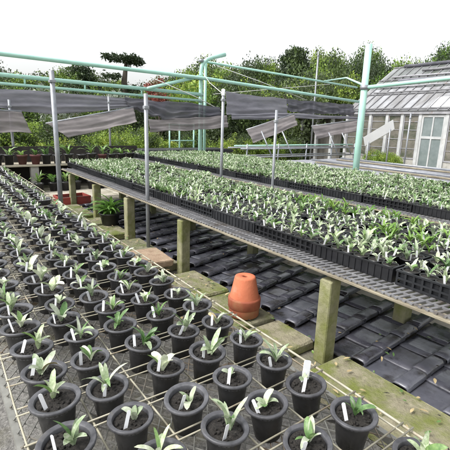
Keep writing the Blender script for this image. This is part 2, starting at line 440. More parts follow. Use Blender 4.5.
# ------------------------------------------------------------------ kerb stones, slab, terracotta
posts_y = [-.25, 1.53, 3.38, 4.75, 6.0, 7.3]
kerbs = []
y = .35
segs = [(.35, 1.43, 'wide moss covered kerb slab nearest the camera beside the table'), (1.66, 2.03, 'cracked brown kerb block just beyond the nearest bench post'),
        (2.06, 2.62, 'kerb block under the stack of terracotta pots'), (2.65, 3.24, 'mossy kerb block between the terracotta pots and the second bench post'),
        (3.52, 3.93, 'grey kerb block beside the thin steel pole'), (3.97, 4.60, 'grey brown kerb block just before the third bench post'), (4.90, 5.45, 'low kerb block beside the fern pot'),
        (5.50, 5.88, 'small kerb block just behind the fern pot'), (6.15, 7.1, 'farthest long kerb block before the red crate')]
for (a, b, lb) in segs:
    mb = MB().use(M['kerb_stone'])
    xo = U(-.02, .02)
    mb.box(1.58 + xo, 1.99 + xo, a, b, 0, .085 + U(-.01, .015), .012, .004)
    tag(mb.build('kerb_block'), lb, 'kerb block', 'kerb blocks along the low table')
mb = MB().use(M['brick_stone']); mb.box(-.13, .17, -.24, .24, 0, .07, .01, .005)
o = mb.build('stone_slab'); o.location = (1.70, 3.66, .101); o.rotation_euler = (0, 0, R(-4))
tag(o, 'reddish brown stone slab lying on the kerb beside the second bench post', 'slab')

def tpot(name, lb, loc, m, h, rb, rr, inv=True):
    root = empty(name, loc); tag(root, lb, 'plant pot', 'terracotta pots on the kerb')
    # inverted flower pot: rim at bottom, drain hole at top
    mb = MB().use(m, True); RH = .082
    mb.lathe([(rr - .010, RH + .002), (rb + .006, h - .014), (rb + .002, h - .003), (rb - .007, h), (.024, h - .001), (.020, h - .006), (.019, h - .02), (rb - .012, h - .02), (rr - .022, .05)], 40)
    bd = mb.build('pot_body', root)
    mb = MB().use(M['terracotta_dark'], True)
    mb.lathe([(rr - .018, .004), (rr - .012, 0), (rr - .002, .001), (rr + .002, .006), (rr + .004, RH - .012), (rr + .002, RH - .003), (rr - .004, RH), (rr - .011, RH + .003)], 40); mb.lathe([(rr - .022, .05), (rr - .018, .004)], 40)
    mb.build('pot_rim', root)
    return root
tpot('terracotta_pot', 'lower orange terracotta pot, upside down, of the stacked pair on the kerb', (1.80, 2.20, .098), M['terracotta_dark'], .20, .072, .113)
tpot('terracotta_pot', 'upper orange terracotta pot, upside down with its drain hole showing, on the kerb', (1.802, 2.203, .160), M['terracotta'], .245, .074, .121)

# ------------------------------------------------------------------ roof tiles under the front bench
def tile_mesh():
    mb = MB().use(M['tile'], True)
    W, Lx, T = .318, .30, .0065
    prof = [(y_ - W / 2, z) for y_, z in ((0, .026), (.003, .042), (.009, .050), (.020, .053), (.050, .0545), (.080, .053), (.090, .050), (.096, .041), (.099, .020))]
    for q in range(7):
        y_ = .104 + q / 6 * (W - .104); prof.append((y_ - W / 2, .010 - .002 * math.sin(math.pi * q / 6)))
    nx = 4; vs = []; fs = []
    for lay in (0, 1):
        for i in range(nx + 1):
            for (yy, z) in prof: vs.append((-Lx / 2 + Lx * i / nx, yy, z + (T if lay == 0 else 0)))
    n = len(prof); N_ = (nx + 1) * n
    for i in range(nx):
        for q in range(n - 1):
            a = i * n + q
            fs.append((a, a + n, a + n + 1, a + 1)); fs.append((N_ + a, N_ + a + 1, N_ + a + n + 1, N_ + a + n))
    mb.add(vs, fs)
    mb.sm = False
    fs = []
    for q in range(n - 1):
        fs.append((q, q + 1, N_ + q + 1, N_ + q)); a = nx * n + q; fs.append((a, N_ + a, N_ + a + 1, a + 1))
    for i in range(nx):
        a = i * n; fs.append((a, N_ + a, N_ + a + n, a + n)); a = i * n + n - 1; fs.append((a, a + n, N_ + a + n, N_ + a))
    o = len(mb.v) - len(vs)
    for f in fs: mb.f.append(tuple(q + o for q in f)); mb.m.append(mb.cur); mb.smooth.append(False)
    return mb.mesh('roof_tile')
TILE = tile_mesh()
tcol = 0
yy = .25
while yy < 7.4:
    tcol += 1
    ang = R(max(1.0, min(15.0, 2 + (yy - 1.0) * 7.5)) + U(-.6, .6)); sk = U(-.02, .02)
    for r in range(5):
        q = .14 + .252 * r + sk
        cx, cy = 2.03 + q * math.cos(ang), yy + q * math.sin(ang)
        if cx > 2.95 + U(-.05, .05) or not (inframe((cx, cy, .05), 40)): continue
        o = link('roof_tile', TILE, None, (cx, cy + U(-.008, .008), .024 + U(0, .005)), (R(U(-1, 1)), R(1.7 + U(-.3, .3)), ang + R(U(-.8, .8))))
        tag(o, 'dark grey pantile under the front bench, %s row, %s from the kerb' % (nth(tcol), nth(r + 1)), 'roof tile', 'roof tiles laid under the front bench')
    yy += .298

# ------------------------------------------------------------------ benches
def bench(name, lb, x0, x1, y0, y1, zt, posts, pw, xs_posts, hatch=True):
    root = empty(name, ((x0 + x1) / 2, (y0 + y1) / 2, 0)); tag(root, lb, 'bench', 'growing benches')
    for py in posts:
        for px_ in xs_posts:
            mb = MB().use(M['moss_concrete']); w = pw * U(.95, 1.08)
            mb.box(px_ - w / 2, px_ + w / 2, py - w / 2, py + w / 2, 0, zt - .062, .008, .003); part(mb, 'leg', root)
        mb = MB().use(M['rail_wood']); mb.box(x0 + .05, x1 - .05, py - .045, py + .045, zt - .060, zt - .022, .004); part(mb, 'cross_beam', root)
    for x in (x0, (x0 + x1) / 2, x1 - .045):
        mb = MB().use(M['rail_wood']); mb.box(x, x + .045, y0, y1, zt - .021, zt - .004, .003); part(mb, 'rail', root)
    mb = MB().use(M['rail_wood']); mb.box(x0 - .022, x0 - .002, y0, y1, zt - .022, zt - .006, .003); part(mb, 'front_board', root)
    mb = MB().use(M['grating'])
    w = x1 - x0
    yq = y0 + .05
    while yq < y1 - .1:
        mb.bar((x0 - .01, yq + .045 + U(-.003, .003), zt), (x0 + .22, yq, zt), .017, .009); mb.bar((x0 + .22, yq, zt), (x1, yq, zt), .006, .006)
        yq += .042
    for q in (.0, .085, .17):
        x = x0 + .003 + q; mb.bar((x, y0, zt + .0005), (x, y1, zt + .0005), .006, .0112)
    part(mb, 'mesh_top', root)
    return root
BZ = .64
bench('growing_bench', 'long front bench on mossy posts above the roof tiles, full of seedling trays', 1.905, 3.40, .0, 7.75, BZ, posts_y, .10, (1.945, 2.86))
bench('growing_bench', 'second long bench behind the front bench, full of pale seedling trays', 3.97, 6.35, .2, 9.7, BZ, [.6, 2.3, 4.0, 5.7, 7.4, 9.1], .10, (4.05, 6.2))

# trays -------------------------------------------------------------
def tray_mesh(lattice):
    LX, LY, H = .42, .606, .088
    mb = MB().use(M['tray_plastic'])
    a, b = LX / 2, LY / 2
    mb.box(-a + .008, a - .008, -b + .008, b - .008, 0, .006)
    t = .006
    rim = .012
    for (x0, x1, y0, y1) in ((-a, a, -b, -b + rim), (-a, a, b - rim, b), (-a, -a + rim, -b + rim, b - rim), (a - rim, a, -b + rim, b - rim)):
        mb.box(x0, x1, y0, y1, H - .01, H)
    if not lattice:
        for (x0, x1, y0, y1) in ((-a + .004, a - .004, -b + .004, -b + .004 + t), (-a + .004, a - .004, b - .004 - t, b - .004), (-a + .004, -a + .004 + t, -b + .01, b - .01), (a - .004 - t, a - .004, -b + .01, b - .01)):
            mb.box(x0, x1, y0, y1, .004, H - .011)
        for i in range(13):
            y = -b + .03 + i * (LY - .06) / 12
            for s_ in (-1, 1): mb.box(s_ * (a - .002) - .003, s_ * (a - .002) + .003, y - .004, y + .004, .004, H - .011)
    else:
        def grid(u0, u1, nu, fn):
            for i in range(nu + 1):
                u = u0 + (u1 - u0) * i / nu; fn(u - .006, u + .006, .0, H - .011)
            for z in (.004, .036): fn(u0, u1, z, z + .011, 1)
        for s_ in (-1, 1):
            def fx(u0, u1, z0, z1, h=0): mb.box(s_ * (a - .006) - (.0035 if h else .003), s_ * (a - .006) + (.0035 if h else .003), u0, u1, z0, z1)
            def fy(u0, u1, z0, z1, h=0): mb.box(u0, u1, s_ * (b - .006) - (.0035 if h else .003), s_ * (b - .006) + (.0035 if h else .003), z0, z1)
            grid(-b + .01, b - .01, 12, fx); grid(-a + .014, a - .014, 8, fy)
            mb.box(s_ * (a - .02) - .002, s_ * (a - .02) + .002, -b + .02, b - .02, .006, H - .02)
    return mb.mesh('seedling_tray')
TRAY_S, TRAY_L = tray_mesh(False), tray_mesh(True)

def small_pot():
    mb = MB().use(M['black_plastic'], True)
    mb.lathe([(.034, 0), (.046, .072), (.049, .073), (.049, .080), (.043, .080), (.042, .07)], 14, close=True)
    mb.use(M['soil'], True); mb.lathe([(.0425, .072), (.02, .075), (.002, .073)], 14)
    return mb.mesh('pot')
SPOT = small_pot()
TLOOK = [LOOKS[i] for i in (0, 1, 2, 4, 5, 6, 9)]
TPL = [[plant_mesh(l, 6, .84, 3) for _ in range(4)] for l in TLOOK]
STRAP = []
for _ in range(4):
    mb = MB().use(M['strap_leaf'], True); a0 = U(0, 6)
    for i in range(8): mb.leaf((0, 0, 0), a0 + i * 2.4, U(.09, .16), U(.013, .020), R(U(60, 85)), R(U(-50, 20)), 7, fold=.3, twist=U(-.6, .6))
    STRAP.append(mb.mesh('plant'))
TLABEL = label_mesh(.011, .05)
slots = []; trays = []; TV = {}
def put_tray(bn, bench_word, r, k, cx, cy, nrows):
    if not any(inframe((cx + dx, cy + dy, .74), 6) for dx in (-.2, .2) for dy in (-.3, .3)): return
    lat = (k + r) % 2 == 1
    o = link('seedling_tray', TRAY_L if lat else TRAY_S, None, (cx + U(-.006, .006), cy + U(-.004, .004), BZ + .007), (0, 0, R(U(-1, 1))))
    trays.append((o, bn, r, k, lat))
    TV[(bn, r, k)] = (U(.82, 1.2) if not (bn == 1 and k < 3) else U(1.0, 1.25), [U(.2, 1) ** 2 for _ in range(7)], U(.01, .12))
    for a in range(4):
        for b in range(6):
            if rnd() < TV[(bn, r, k)][2]: continue
            slots.append((bn, r, k, a, b, cx - .1475 + a * .0983 + U(-.007, .007), cy - .2425 + b * .097 + U(-.007, .007), BZ + .014))
for r in range(3):
    for k in range(13):
        put_tray(1, 'front bench', r, k, 2.055 + .21 + .435 * r, -.06 + .62 * k + .31, 3)
for r in range(5):
    for k in range(15):
        put_tray(2, 'second bench', r, k, 4.10 + .21 + .435 * r, .4 + .62 * k + .31, 5)
kmin = {}
for o, bn, r, k, lat in trays: kmin[(bn, r)] = min(kmin.get((bn, r), 99), k)
ROWW = {1: ['front', 'middle', 'back'], 2: ['front', 'second', 'third', 'fourth', 'back']}
BW = {1: 'front bench', 2: 'second bench'}
for o, bn, r, k, lat in trays:
    tag(o, 'black %s tray, %s row of the %s, %s from near end' % ('lattice' if lat else 'solid sided', ROWW[bn][r], BW[bn], nth(k - kmin[(bn, r)] + 1)), 'tray', 'seedling trays on the benches')

def pick_plant(bn, r, k):
    if bn == 1 and ((r == 2 and k in (2, 3, 4)) or (r == 1 and k == 2)) and rnd() < .45: return 'bushy green strap leaves', random.choice(STRAP), U(.7, 1.0)
    if bn == 1 and r == 0 and k == 3: w = [0.6, 1, 1, 1, 6, 2, 2]
    elif bn == 2: w = [1.2, 4.5, 3.2, 3.4, 1, 3, 3.4]
    else: w = [1.4, 3.6, 3.2, 3.4, 1.6, 3, 2.8]
    tv = TV[(bn, r, k)]
    li = random.choices(range(len(TLOOK)), [p * q for p, q in zip(w, tv[1])])[0]
    return TLOOK[li][0], random.choice(TPL[li]), U(.78, 1.25) * tv[0] * (.85 if (bn == 1 and r == 0 and k == 3) else 1.0)
slots.sort(key=lambda s: pix((s[5], s[6], s[7]))[2])
near = [s for s in slots if inframe((s[5], s[6], .75), 4)]
indiv = set(id(s) for s in near[:296])
bulk = MB()
for s in slots:
    bn, r, k, a, b, x, y, z = s
    lk, pm, sc = pick_plant(bn, r, k)
    rz = U(0, 6.28)
    if id(s) in indiv:
        root = empty('tray_seedling', (x, y, z))
        link('pot', SPOT, root)
        link('plant', pm, root, (U(-.008, .008), U(-.008, .008), .075), (0, 0, rz), sc)
        if rnd() < .55:
            ang = R(215) + U(-.6, .6)
            link('plant_label', TLABEL, root, (.028 * math.cos(ang), .028 * math.sin(ang), .074), (R(U(-18, 12)), R(U(-18, 18)), R(-35) + U(-.6, .6)))
        tag(root, 'seedling, %s, %s tray of %s row, %s across, %s along' % (lk.replace('two ', '').replace('a tuft of ', '').replace('mixed ', '').replace('one big ', ''), nth(k - kmin[(bn, r)] + 1), ROWW[bn][r], nth(a + 1), nth(b + 1)), 'seedling', 'seedlings in the near trays')
    else:
        extra = random.choice(TPL[random.choice((1, 2, 3, 5))])
        for me, rz, ox, oy in ((pm, rz, 0, 0), (extra, U(0, 6.28), U(-.03, .03), U(-.03, .03))):
          cz, sz = math.cos(rz), math.sin(rz); base = len(bulk.v)
          for vtx in me.vertices:
            c = vtx.co * sc; bulk.v.append((x + ox + c.x * cz - c.y * sz, y + oy + c.x * sz + c.y * cz, z + .075 + c.z))
          for p in me.polygons:
            m_ = me.materials[p.material_index]
            if m_ not in bulk.mats: bulk.mats.append(m_)
            bulk.f.append(tuple(q + base for q in p.vertices)); bulk.m.append(bulk.mats.index(m_)); bulk.smooth.append(True)
        bulk.use(M['black_plastic'], True); bulk.lathe([(.036, .02), (.047, .072), (.048, .080), (.043, .080)], 8, (x, y, z))
        bulk.use(M['soil'], True); bulk.lathe([(.043, .074), (.003, .075)], 8, (x, y, z))
        if rnd() < .3:
            bulk.use(M['label_white']); a_ = R(-35) + U(-.6, .6); ca, sa = math.cos(a_) * .0055, math.sin(a_) * .0055
            lx, ly = x - .022, y - .018; t1, t2 = U(-.012, .012), U(-.012, .012)
            bulk.add([(lx - ca, ly - sa, z + .07), (lx + ca, ly + sa, z + .07), (lx + ca + t1, ly + sa + t2, z + .125), (lx - ca + t1, ly - sa + t2, z + .125)], [(0, 1, 2, 3)])
tag(bulk.build('seedling_mass'), 'mass of pale green seedlings filling the farther trays on both benches', 'seedlings', kind='stuff')

# weeds in the gap between benches -----------------------------------
def weed_patch(name, lb, x0, x1, y0, y1, n, h0, h1, m, z=0.0):
    mb = MB()
    for _ in range(n):
        mb.use(M[random.choice(m)], True)
        mb.leaf((U(x0, x1), U(y0, y1), z), U(0, 6.28), U(h0, h1), U(.012, .03), R(U(55, 88)), R(U(-30, 50)), 4, .3, U(-.6, .6))
    o = mb.build(name); tag(o, lb, 'weeds', kind='stuff'); return o
weed_patch('weeds', 'green weeds growing up in the gap between the two benches', 3.45, 3.92, 1.2, 7.5, 1400, .12, .5, ['green_leaf', 'strap_leaf'])
weed_patch('moss_tufts', 'low moss and grass tufts along the kerb blocks', 1.95, 2.06, .5, 7, 500, .02, .06, ['strap_leaf', 'dry_leaf'])

mb = MB()
for _ in range(330):
    q = rnd()
    if q < .45: x, y, z = U(1.6, 1.98), U(.4, 7), .104
    elif q < .7: x, y, z = U(2.05, 3.05), U(.5, 7), .085
    elif q < .85: x, y, z = U(.15, 1.3), U(.3, 5), PB - .001
    else: x, y, z = U(3.0, 3.9), U(.5, 7), .012
    mb.use(M[random.choice(['dry_leaf', 'dry_leaf', 'soil', 'green_leaf'])], True)
    mb.leaf((x, y, z), U(0, 6.28), U(.02, .055), U(.008, .02), R(U(-2, 25)), R(U(-25, 5)), 4, .2)
tag(mb.build('fallen_leaves'), 'dry fallen leaves scattered over kerb blocks, tiles and mesh table', 'leaves', kind='stuff')

# fern pot, red crate ------------------------------------------------
root = empty('fern_pot', (1.93, 5.42, .09)); tag(root, 'black pot with a bushy bright green fern on the kerb', 'potted plant')
mb = MB().use(M['black_plastic'], True); mb.lathe([(.10, 0), (.105, .003), (.14, .15), (.15, .152), (.15, .17), (.135, .17), (.13, .14), (.01, .14)], 24, close=True); mb.build('pot', root)
mb = MB().use(M['strap_leaf'], True)
for i in range(70): mb.leaf((U(-.06, .06), U(-.06, .06), .14), U(0, 6.28), U(.22, .42), U(.022, .04), R(U(45, 85)), R(U(-60, 10)), 7, .3, U(-.6, .6))
mb.build('fronds', root)
root = empty('plant_crate', (1.98, 7.5, 0), R(4)); tag(root, 'dull red plastic crate standing on the path beyond the low table', 'crate')
mb = MB().use(M['red_plastic'])
for (a, b, c, d) in ((-.27, .27, -.2, -.19), (-.27, .27, .19, .2), (-.27, -.26, -.19, .19), (.26, .27, -.19, .19)):
    mb.box(a, b, c, d, .0, .17); mb.box(a - .004, b + .004, c - .004, d + .004, .15, .175); mb.box(a - .003, b + .003, c - .003, d + .003, .07, .085)
mb.box(-.26, .26, -.19, .19, .004, .012); mb.build('crate_body', root)
mb = MB().use(M['soil']); mb.box(-.255, .255, -.185, .185, .013, .12); mb.build('soil', root)

# ------------------------------------------------------------------ steel poles
def pole(lb, x, y, top, r, cap=False, base=0.0):
    root = empty('steel_pole', (x, y, base)); tag(root, lb, 'pole', 'galvanised poles between the benches')
    mb = MB().use(M['galv'], True); mb.tube([(0, 0, 0), (U(-.004, .004), 0, (top - base) * .5), (0, 0, top - base)], r, 14); mb.build('shaft', root)
    mb = MB().use(M['galv']); mb.box(-r * 1.25, r * 1.25, -r * 1.25, r * 1.25, top - base - .16, top - base - .125, .004); mb.build('clamp', root)
    if cap:
        mb = MB().use(M['label_white'], True); mb.lathe([(r * 1.25, -.08), (r * 1.3, .006), (r * .6, .018), (.002, .02)], 14, (0, 0, top - base)); mb.build('cap', root)
    return root
pole('thick grey steel pole at the far edge of the low potted table, leftmost pole', 1.50, 6.33, 2.17, .035)
pole('slim grey steel pole standing beside the second bench post and stone slab', 1.93, 4.17, 1.80, .022)
pole('slim grey pole with a white cap between the two benches', 3.70, 5.24, 2.01, .023, cap=True)
pole('thin grey pole without cap between the two benches, right of the capped one', 3.70, 4.03, 1.706, .019)
pole('thin far pole in front of the shrubs at the far end of the front bench', 3.72, 10.2, 2.1, .026)
pole('thin pole at the far left end of the low table', 1.5, 10.25, 1.9, .03)
pole('thin pole standing in front of the greenhouse door', 11.9, 7.0, 2.0, .024)
pole('thin tall pole rising into the trees behind the shade cloth', 11.9, 10.9, 4.2, .03)

# ------------------------------------------------------------------ green pipe frame
fr = empty('pipe_trellis', (6.7, 10.65, 0)); tag(fr, 'pale green painted pipe frame of posts and crossbars carrying the shade cloth', 'pipe frame')
YF = 10.65
def gp(pts, r, nm, n=12): part(MB().use(M['green_pipe'], True).tube(pts, r, n), nm, fr)
arc = [(6.7, YF, 0), (6.7, YF, 1.5), (6.7, YF, 3.0), (6.72, YF, 3.14), (6.78, YF, 3.25), (6.9, YF, 3.35), (7.1, YF, 3.43), (7.55, YF, 3.56)]
gp(arc, .058, 'post')
gp([(6.7, 4.93, 0), (6.7, 4.93, 1.6), (6.7, 4.93, 3.0)], .062, 'post')
gp([(-5, YF - .16, 2.92), (1.4, YF - .16, 2.86), (6.7, YF - .16, 2.80), (10.3, YF - .16, 2.67), (14.2, YF - .16, 2.53)], .050, 'crossbar')
gp([(6.8, YF + .15, 3.31), (10.3, YF + .15, 3.22), (14.2, YF + .15, 3.11)], .034, 'crossbar')
gp([(-5, YF - .13, 2.52), (1.4, YF - .13, 2.43), (6.66, YF - .13, 2.345)], .046, 'crossbar')
gp([(-5, YF - .13, 2.32), (1.4, YF - .13, 2.245), (6.66, YF - .13, 2.17)], .034, 'crossbar')
for x in (1.9, 3.25, 4.75):
    gp([(x, YF - .13, 2.2 + (4.75 - x) * .012), (x, YF - .13, 2.36 + (4.75 - x) * .012)], .022, 'stub')
gp([(4.85, YF - .3, 2.38), (6.66, YF - .02, 2.86)], .045, 'brace')
gp([(6.72, 4.93, 2.25), (6.72, 3.4, 2.31), (6.72, 0.5, 2.42)], .036, 'side_rail')
gp([(6.72, 4.93, 2.28), (9.5, 7.6, 2.85), (12, 10.6, 3.16)], .022, 'side_rail')
gp([(6.95, 10.8, 3.36), (6.95, 10.8, 0)], .045, 'post')
for (x, y, z, r) in ((6.7, YF, 2.80, .072), (6.7, YF, 2.345, .072), (6.7, YF, 2.17, .072), (6.7, 4.93, 2.25, .076), (6.7, YF, 3.3, .07)):
    part(MB().use(M['galv'], True).tube([(x, y, z - .04), (x, y, z + .04)], r, 14), 'clamp', fr)
for pts, r in (([(4.95, YF - .25, 2.68), (6.4, YF - .25, 2.25), (7.3, YF - .3, 1.9)], .012), ([(6.66, 10.5, 2.95), (5.2, 7.9, 2.40), (3.7, 5.24, 1.95)], .006),
               ([(7.3, YF, 3.2), (9, YF, 2.9), (11.2, YF, 2.45)], .012), ([(7.2, YF + .1, 2.4), (12.5, YF + .1, 3.1)], .010)):
    o = MB().use(M['rope'], True).tube(pts, r, 6).build('guy_wire')
    tag(o, {2.68: 'pale guy wire crossing the brace left of the curved green post', 2.95: 'thin white cord from the curved green post to the capped pole', 3.2: 'rust tinged wire sloping down behind the upper green pipe', 2.4: 'thin wire rising to the right above the hanging shade cloth'}[pts[0][2]], 'wire')

# ------------------------------------------------------------------ shade cloth
def cloth(lb, m, top, bot, nx=40, nz=18, fold=.05, sag=.0, wav=7.0, seed=0, rod=None, group='shade cloths hung on the frame'):
    """top/bot: matching lists of 3D points (polylines) for the two long edges"""
    rs = random.Random(seed)
    ph = [rs.uniform(0, 6.28) for _ in range(6)]
    def samp(pl, t):
        t = t * (len(pl) - 1); i = min(int(t), len(pl) - 2); return Vector(pl[i]).lerp(Vector(pl[i + 1]), t - i)
    vs = []; fs = []
    nrm = (Vector(top[-1]) - Vector(top[0])).cross(Vector(bot[0]) - Vector(top[0])).normalized()
    for i in range(nx + 1):
        t = i / nx; a = samp(top, t); b = samp(bot, t)
        for k in range(nz + 1):
            s_ = k / nz; p = a.lerp(b, s_)
            d = .62 * fold * (.55 * math.sin(11 * s_ + 2.2 * math.sin(wav * .5 * t + ph[2]) + ph[0]) + .30 * math.sin(23 * s_ + 1.7 * math.sin(wav * .8 * t + ph[5])) + .25 * math.sin(wav * 3.3 * t + ph[1] + 3 * s_)) * (.25 + s_)
            p = p + nrm * d + Vector((0, 0, -sag * math.sin(math.pi * s_) * (.5 + .5 * math.sin(wav * 1.3 * t + ph[3]))))
            p.z += .010 * s_ * math.sin(wav * 1.9 * t + ph[4]) + (.012 * math.sin(wav * t + ph[3]) - .02 * abs(math.sin(wav * 1.2 * t))) * (1 - s_)
            vs.append(p)
    for i in range(nx):
        for k in range(nz):
            a = i * (nz + 1) + k; fs.append((a, a + 1, a + nz + 2, a + nz + 1))
    mb = MB().use(M[m], True).add(vs, fs)
    root = empty('shade_cloth', tuple(Vector(top[0]))); tag(root, lb, 'shade cloth', group)
    o = part(mb, 'cloth', root)
    sd = o.modifiers.new('thickness', 'SOLIDIFY'); sd.thickness = .004
    if rod:
        part(MB().use(M['galv'], True).tube([Vector(p) + nrm * .02 for p in rod], .022, 8), 'rod', root)
    return root
YC = 10.42
cloth('long grey shade cloth hanging from the left green crossbars', 'shade_grey', [(-4, YC, 2.2), (1.4, YC, 2.14), (4.3, YC, 2.12)], [(-4, YC - .1, 1.75), (1.4, YC - .1, 1.70), (2.4, YC - .1, 1.62), (4.3, YC - .1, 1.86)], 120, 20, .10, 0, 9, 1)
cloth('crumpled dark fold of shade cloth sagging left of the curved green post', 'shade_dark', [(4.2, YC - .06, 2.12), (5.5, YC - .06, 2.10), (7.2, YC - .06, 2.02)], [(4.3, YC - .25, 1.86), (5.2, YC - .25, 1.55), (7.25, YC - .2, 1.78)], 88, 24, .16, .08, 11, 2)
cloth('pale lower strip of shade cloth under the crumpled dark fold', 'shade_pale', [(4.75, YC - .3, 1.60), (6.0, YC - .3, 1.66), (7.3, YC - .3, 1.80)], [(4.75, YC - .38, 1.26), (6.0, YC - .38, 1.32), (7.3, YC - .38, 1.42)], 80, 16, .05, 0, 9, 3)
cloth('grey brown shade flap sloping up to the right behind the thick pole', 'shade_pale', [(2.2, YC - .28, 1.42), (4.35, YC - .28, 1.88)], [(2.62, YC - .5, 1.10), (4.33, YC - .5, 1.50)], 68, 16, .06, 0, 6, 4, rod=[(2.2, YC - .28, 1.42), (4.35, YC - .28, 1.88)])
cloth('short grey brown shade flap at the left edge of the photo', 'shade_pale', [(.2, YC - .28, 1.70), (1.72, YC - .28, 1.66)], [(.2, YC - .42, 1.20), (1.86, YC - .42, 1.20)], 48, 16, .06, 0, 6, 5, rod=[(.2, YC - .28, 1.70), (1.72, YC - .28, 1.66)])
cloth('flat grey shade cloth right of the curved green post', 'shade_grey', [(7.45, YC, 2.48), (10.0, YC, 2.42)], [(7.45, YC - .1, 1.80), (10.0, YC - .1, 1.85)], 80, 20, .07, 0, 7, 6)
cloth('dark ribbed shade cloth between the grey cloth and the greenhouse', 'shade_dark', [(10.02, YC + .02, 2.42), (13.6, YC + .02, 2.42)], [(10.02, YC - .1, 1.98), (13.6, YC - .1, 2.0)], 100, 16, .10, 0, 22, 7)
cloth('rolled grey strip of shade cloth under the ribbed cloth', 'shade_grey', [(7.5, YC - .25, 1.84), (10.3, YC - .25, 1.97), (13.6, YC - .25, 1.96)], [(7.5, YC - .3, 1.66), (10.3, YC - .3, 1.78), (13.6, YC - .3, 1.86)], 100, 12, .06, 0, 9, 8)
cloth('grey brown sloping shade flap right of the capped pole', 'shade_pale', [(7.95, YC - .45, 1.38), (9.95, YC - .45, 1.93)], [(8.05, YC - .7, .98), (9.9, YC - .7, 1.56)], 60, 16, .05, 0, 5, 9, rod=[(7.95, YC - .45, 1.38), (9.95, YC - .45, 1.93)])
cloth('grey brown sloping shade flap left of the tall green post', 'shade_pale', [(10.85, YC - .45, 1.55), (13.5, YC - .45, 1.86)], [(10.85, YC - .7, 1.12), (13.45, YC - .7, 1.45)], 60, 16, .05, 0, 5, 10, rod=[(10.85, YC - .45, 1.55), (13.5, YC - .45, 1.86)])

# ------------------------------------------------------------------ empty rear benches
def pipe_bench(lb, x0, x1, y0, y1, zt, m):
    root = empty('display_bench', ((x0 + x1) / 2, (y0 + y1) / 2, 0)); tag(root, lb, 'bench', 'empty rear benches')
    mb = MB().use(M[m]); nx, ny = 14, 30; vs = []; fs = []
    for i in range(nx + 1):
        for j in range(ny + 1): vs.append((x0 + (x1 - x0) * i / nx, y0 + (y1 - y0) * j / ny, zt + U(-.008, .012)))
    for i in range(nx):
        for j in range(ny): a = i * (ny + 1) + j; fs.append((a, a + ny + 1, a + ny + 2, a + 1))
    mb.add(vs, fs); mb.box(x0 + .01, x1 - .01, y0 + .01, y1 - .01, zt - .03, zt - .012); part(mb, 'bench_top', root)
    for x in (x0, x1):
        part(MB().use(M['galv'], True).tube([(x, y0, zt - .02), (x, y1, zt - .02)], .022, 8), 'rail', root)
    y = y0 + .3
    while y < y1:
        for x in (x0 + .04, x1 - .04): part(MB().use(M['galv'], True).tube([(x, y, 0), (x, y, zt - .03)], .02, 8), 'leg', root)
        y += 1.5
    return root
pipe_bench('empty bench covered with grey matting behind the second bench', 8.1, 11.0, 1.6, 8.8, .52, 'mat_grey')
for k, (x, y0_, y1_) in enumerate(((8.5, 3.0, 7.8), (9.1, 4.2, 8.5), (9.9, 3.2, 8.2), (10.6, 4.6, 8.6))):
    o = MB().use(M['galv' if k % 2 else 'rail_wood'], True).tube([(x, y0_, .555), (x + .25, y1_, .555)], .024, 8).build('loose_pipe')
    tag(o, '%s pipe lying on the grey bench, %s from the seedlings' % ('grey' if k % 2 else 'brown stained', nth(k + 1)), 'pipe', 'pipes lying on the empty bench')
root = empty('rail_rack', (8.6, 9.2, 0)); tag(root, 'low rack of pale pipes and leaning props under the shade flaps', 'rack')
for z in (.62, .86):
    for yy_ in (9.0, 9.6): part(MB().use(M['galv'], True).tube([(7.0, yy_, z), (12.3, yy_, z)], .022, 8), 'rail', root)
for x in (7.2, 8.4, 9.6, 10.8, 12.0): part(MB().use(M['galv'], True).tube([(x, 9.0, 0), (x + .03, 9.0, 1.0)], .022, 8), 'leg', root)
for x in (8.1, 8.95, 11.1, 11.8): part(MB().use(M['galv'], True).tube([(x + .1, 9.0, .6), (x - .08, 9.35, 1.35)], .022, 8), 'prop', root)
part(MB().use(M['green_pipe'], True).tube([(7.0, 9.3, .93), (12.3, 9.3, .95)], .022, 8), 'rail', root)

# white sheet propped ------------------------------------------------
root = empty('white_panel', (12.6, 8.6, 0)); tag(root, 'white sloping panel on posts beside the tall green post', 'panel')
mb = MB().use(M['white_sheet']); q = [(12.6, 9.1, 1.21), (12.6, 8.02, 1.83), (12.75, 8.02, 1.52), (12.75, 9.1, .90)]
mb.add(q + [(x + .03, y, z - .012) for x, y, z in q], [(3, 2, 1, 0), (4, 5, 6, 7), (0, 1, 5, 4), (1, 2, 6, 5), (2, 3, 7, 6), (3, 0, 4, 7)]); part(mb, 'sheet', root)
for y, h in ((8.15, 1.6), (8.95, 1.15)): part(MB().use(M['galv'], True).tube([(12.72, y, 0), (12.72, y, h)], .025, 8), 'leg', root)

# ------------------------------------------------------------------ greenhouse
gh = empty('greenhouse', (14.5, 8, 0)); tag(gh, 'weathered greenhouse with a streaky glass roof and a tall pale framed door', 'greenhouse')
GX, GE, GY0, GY1, RXX, RZ = 14.5, 2.14, -3.0, 11.4, 17.6, 4.22
mb = MB().use(M['block']); mb.box(GX, GX + .12, GY0, GY1, 0, .45); part(mb, 'base_wall', gh)
for y in (11.34, 10.2, 9.45, 8.82, 8.12, 7.16, 6.1, 4.9, 3.6, 2.2, .8, -.8, -2.9):
    mb = MB().use(M['white_paint']); mb.box(GX - .05, GX + .05, y - .055, y + .055, 0, GE - .06); part(mb, 'post', gh)
mb = MB().use(M['frame_bar']); mb.box(GX - .09, GX + .08, GY0, GY1, GE - .06, GE + .04); part(mb, 'eave_beam', gh)
ys = [11.34, 10.2, 9.45, 8.82, 8.12, 7.16, 6.1, 4.9, 3.6, 2.2, .8, -.8, -2.9]
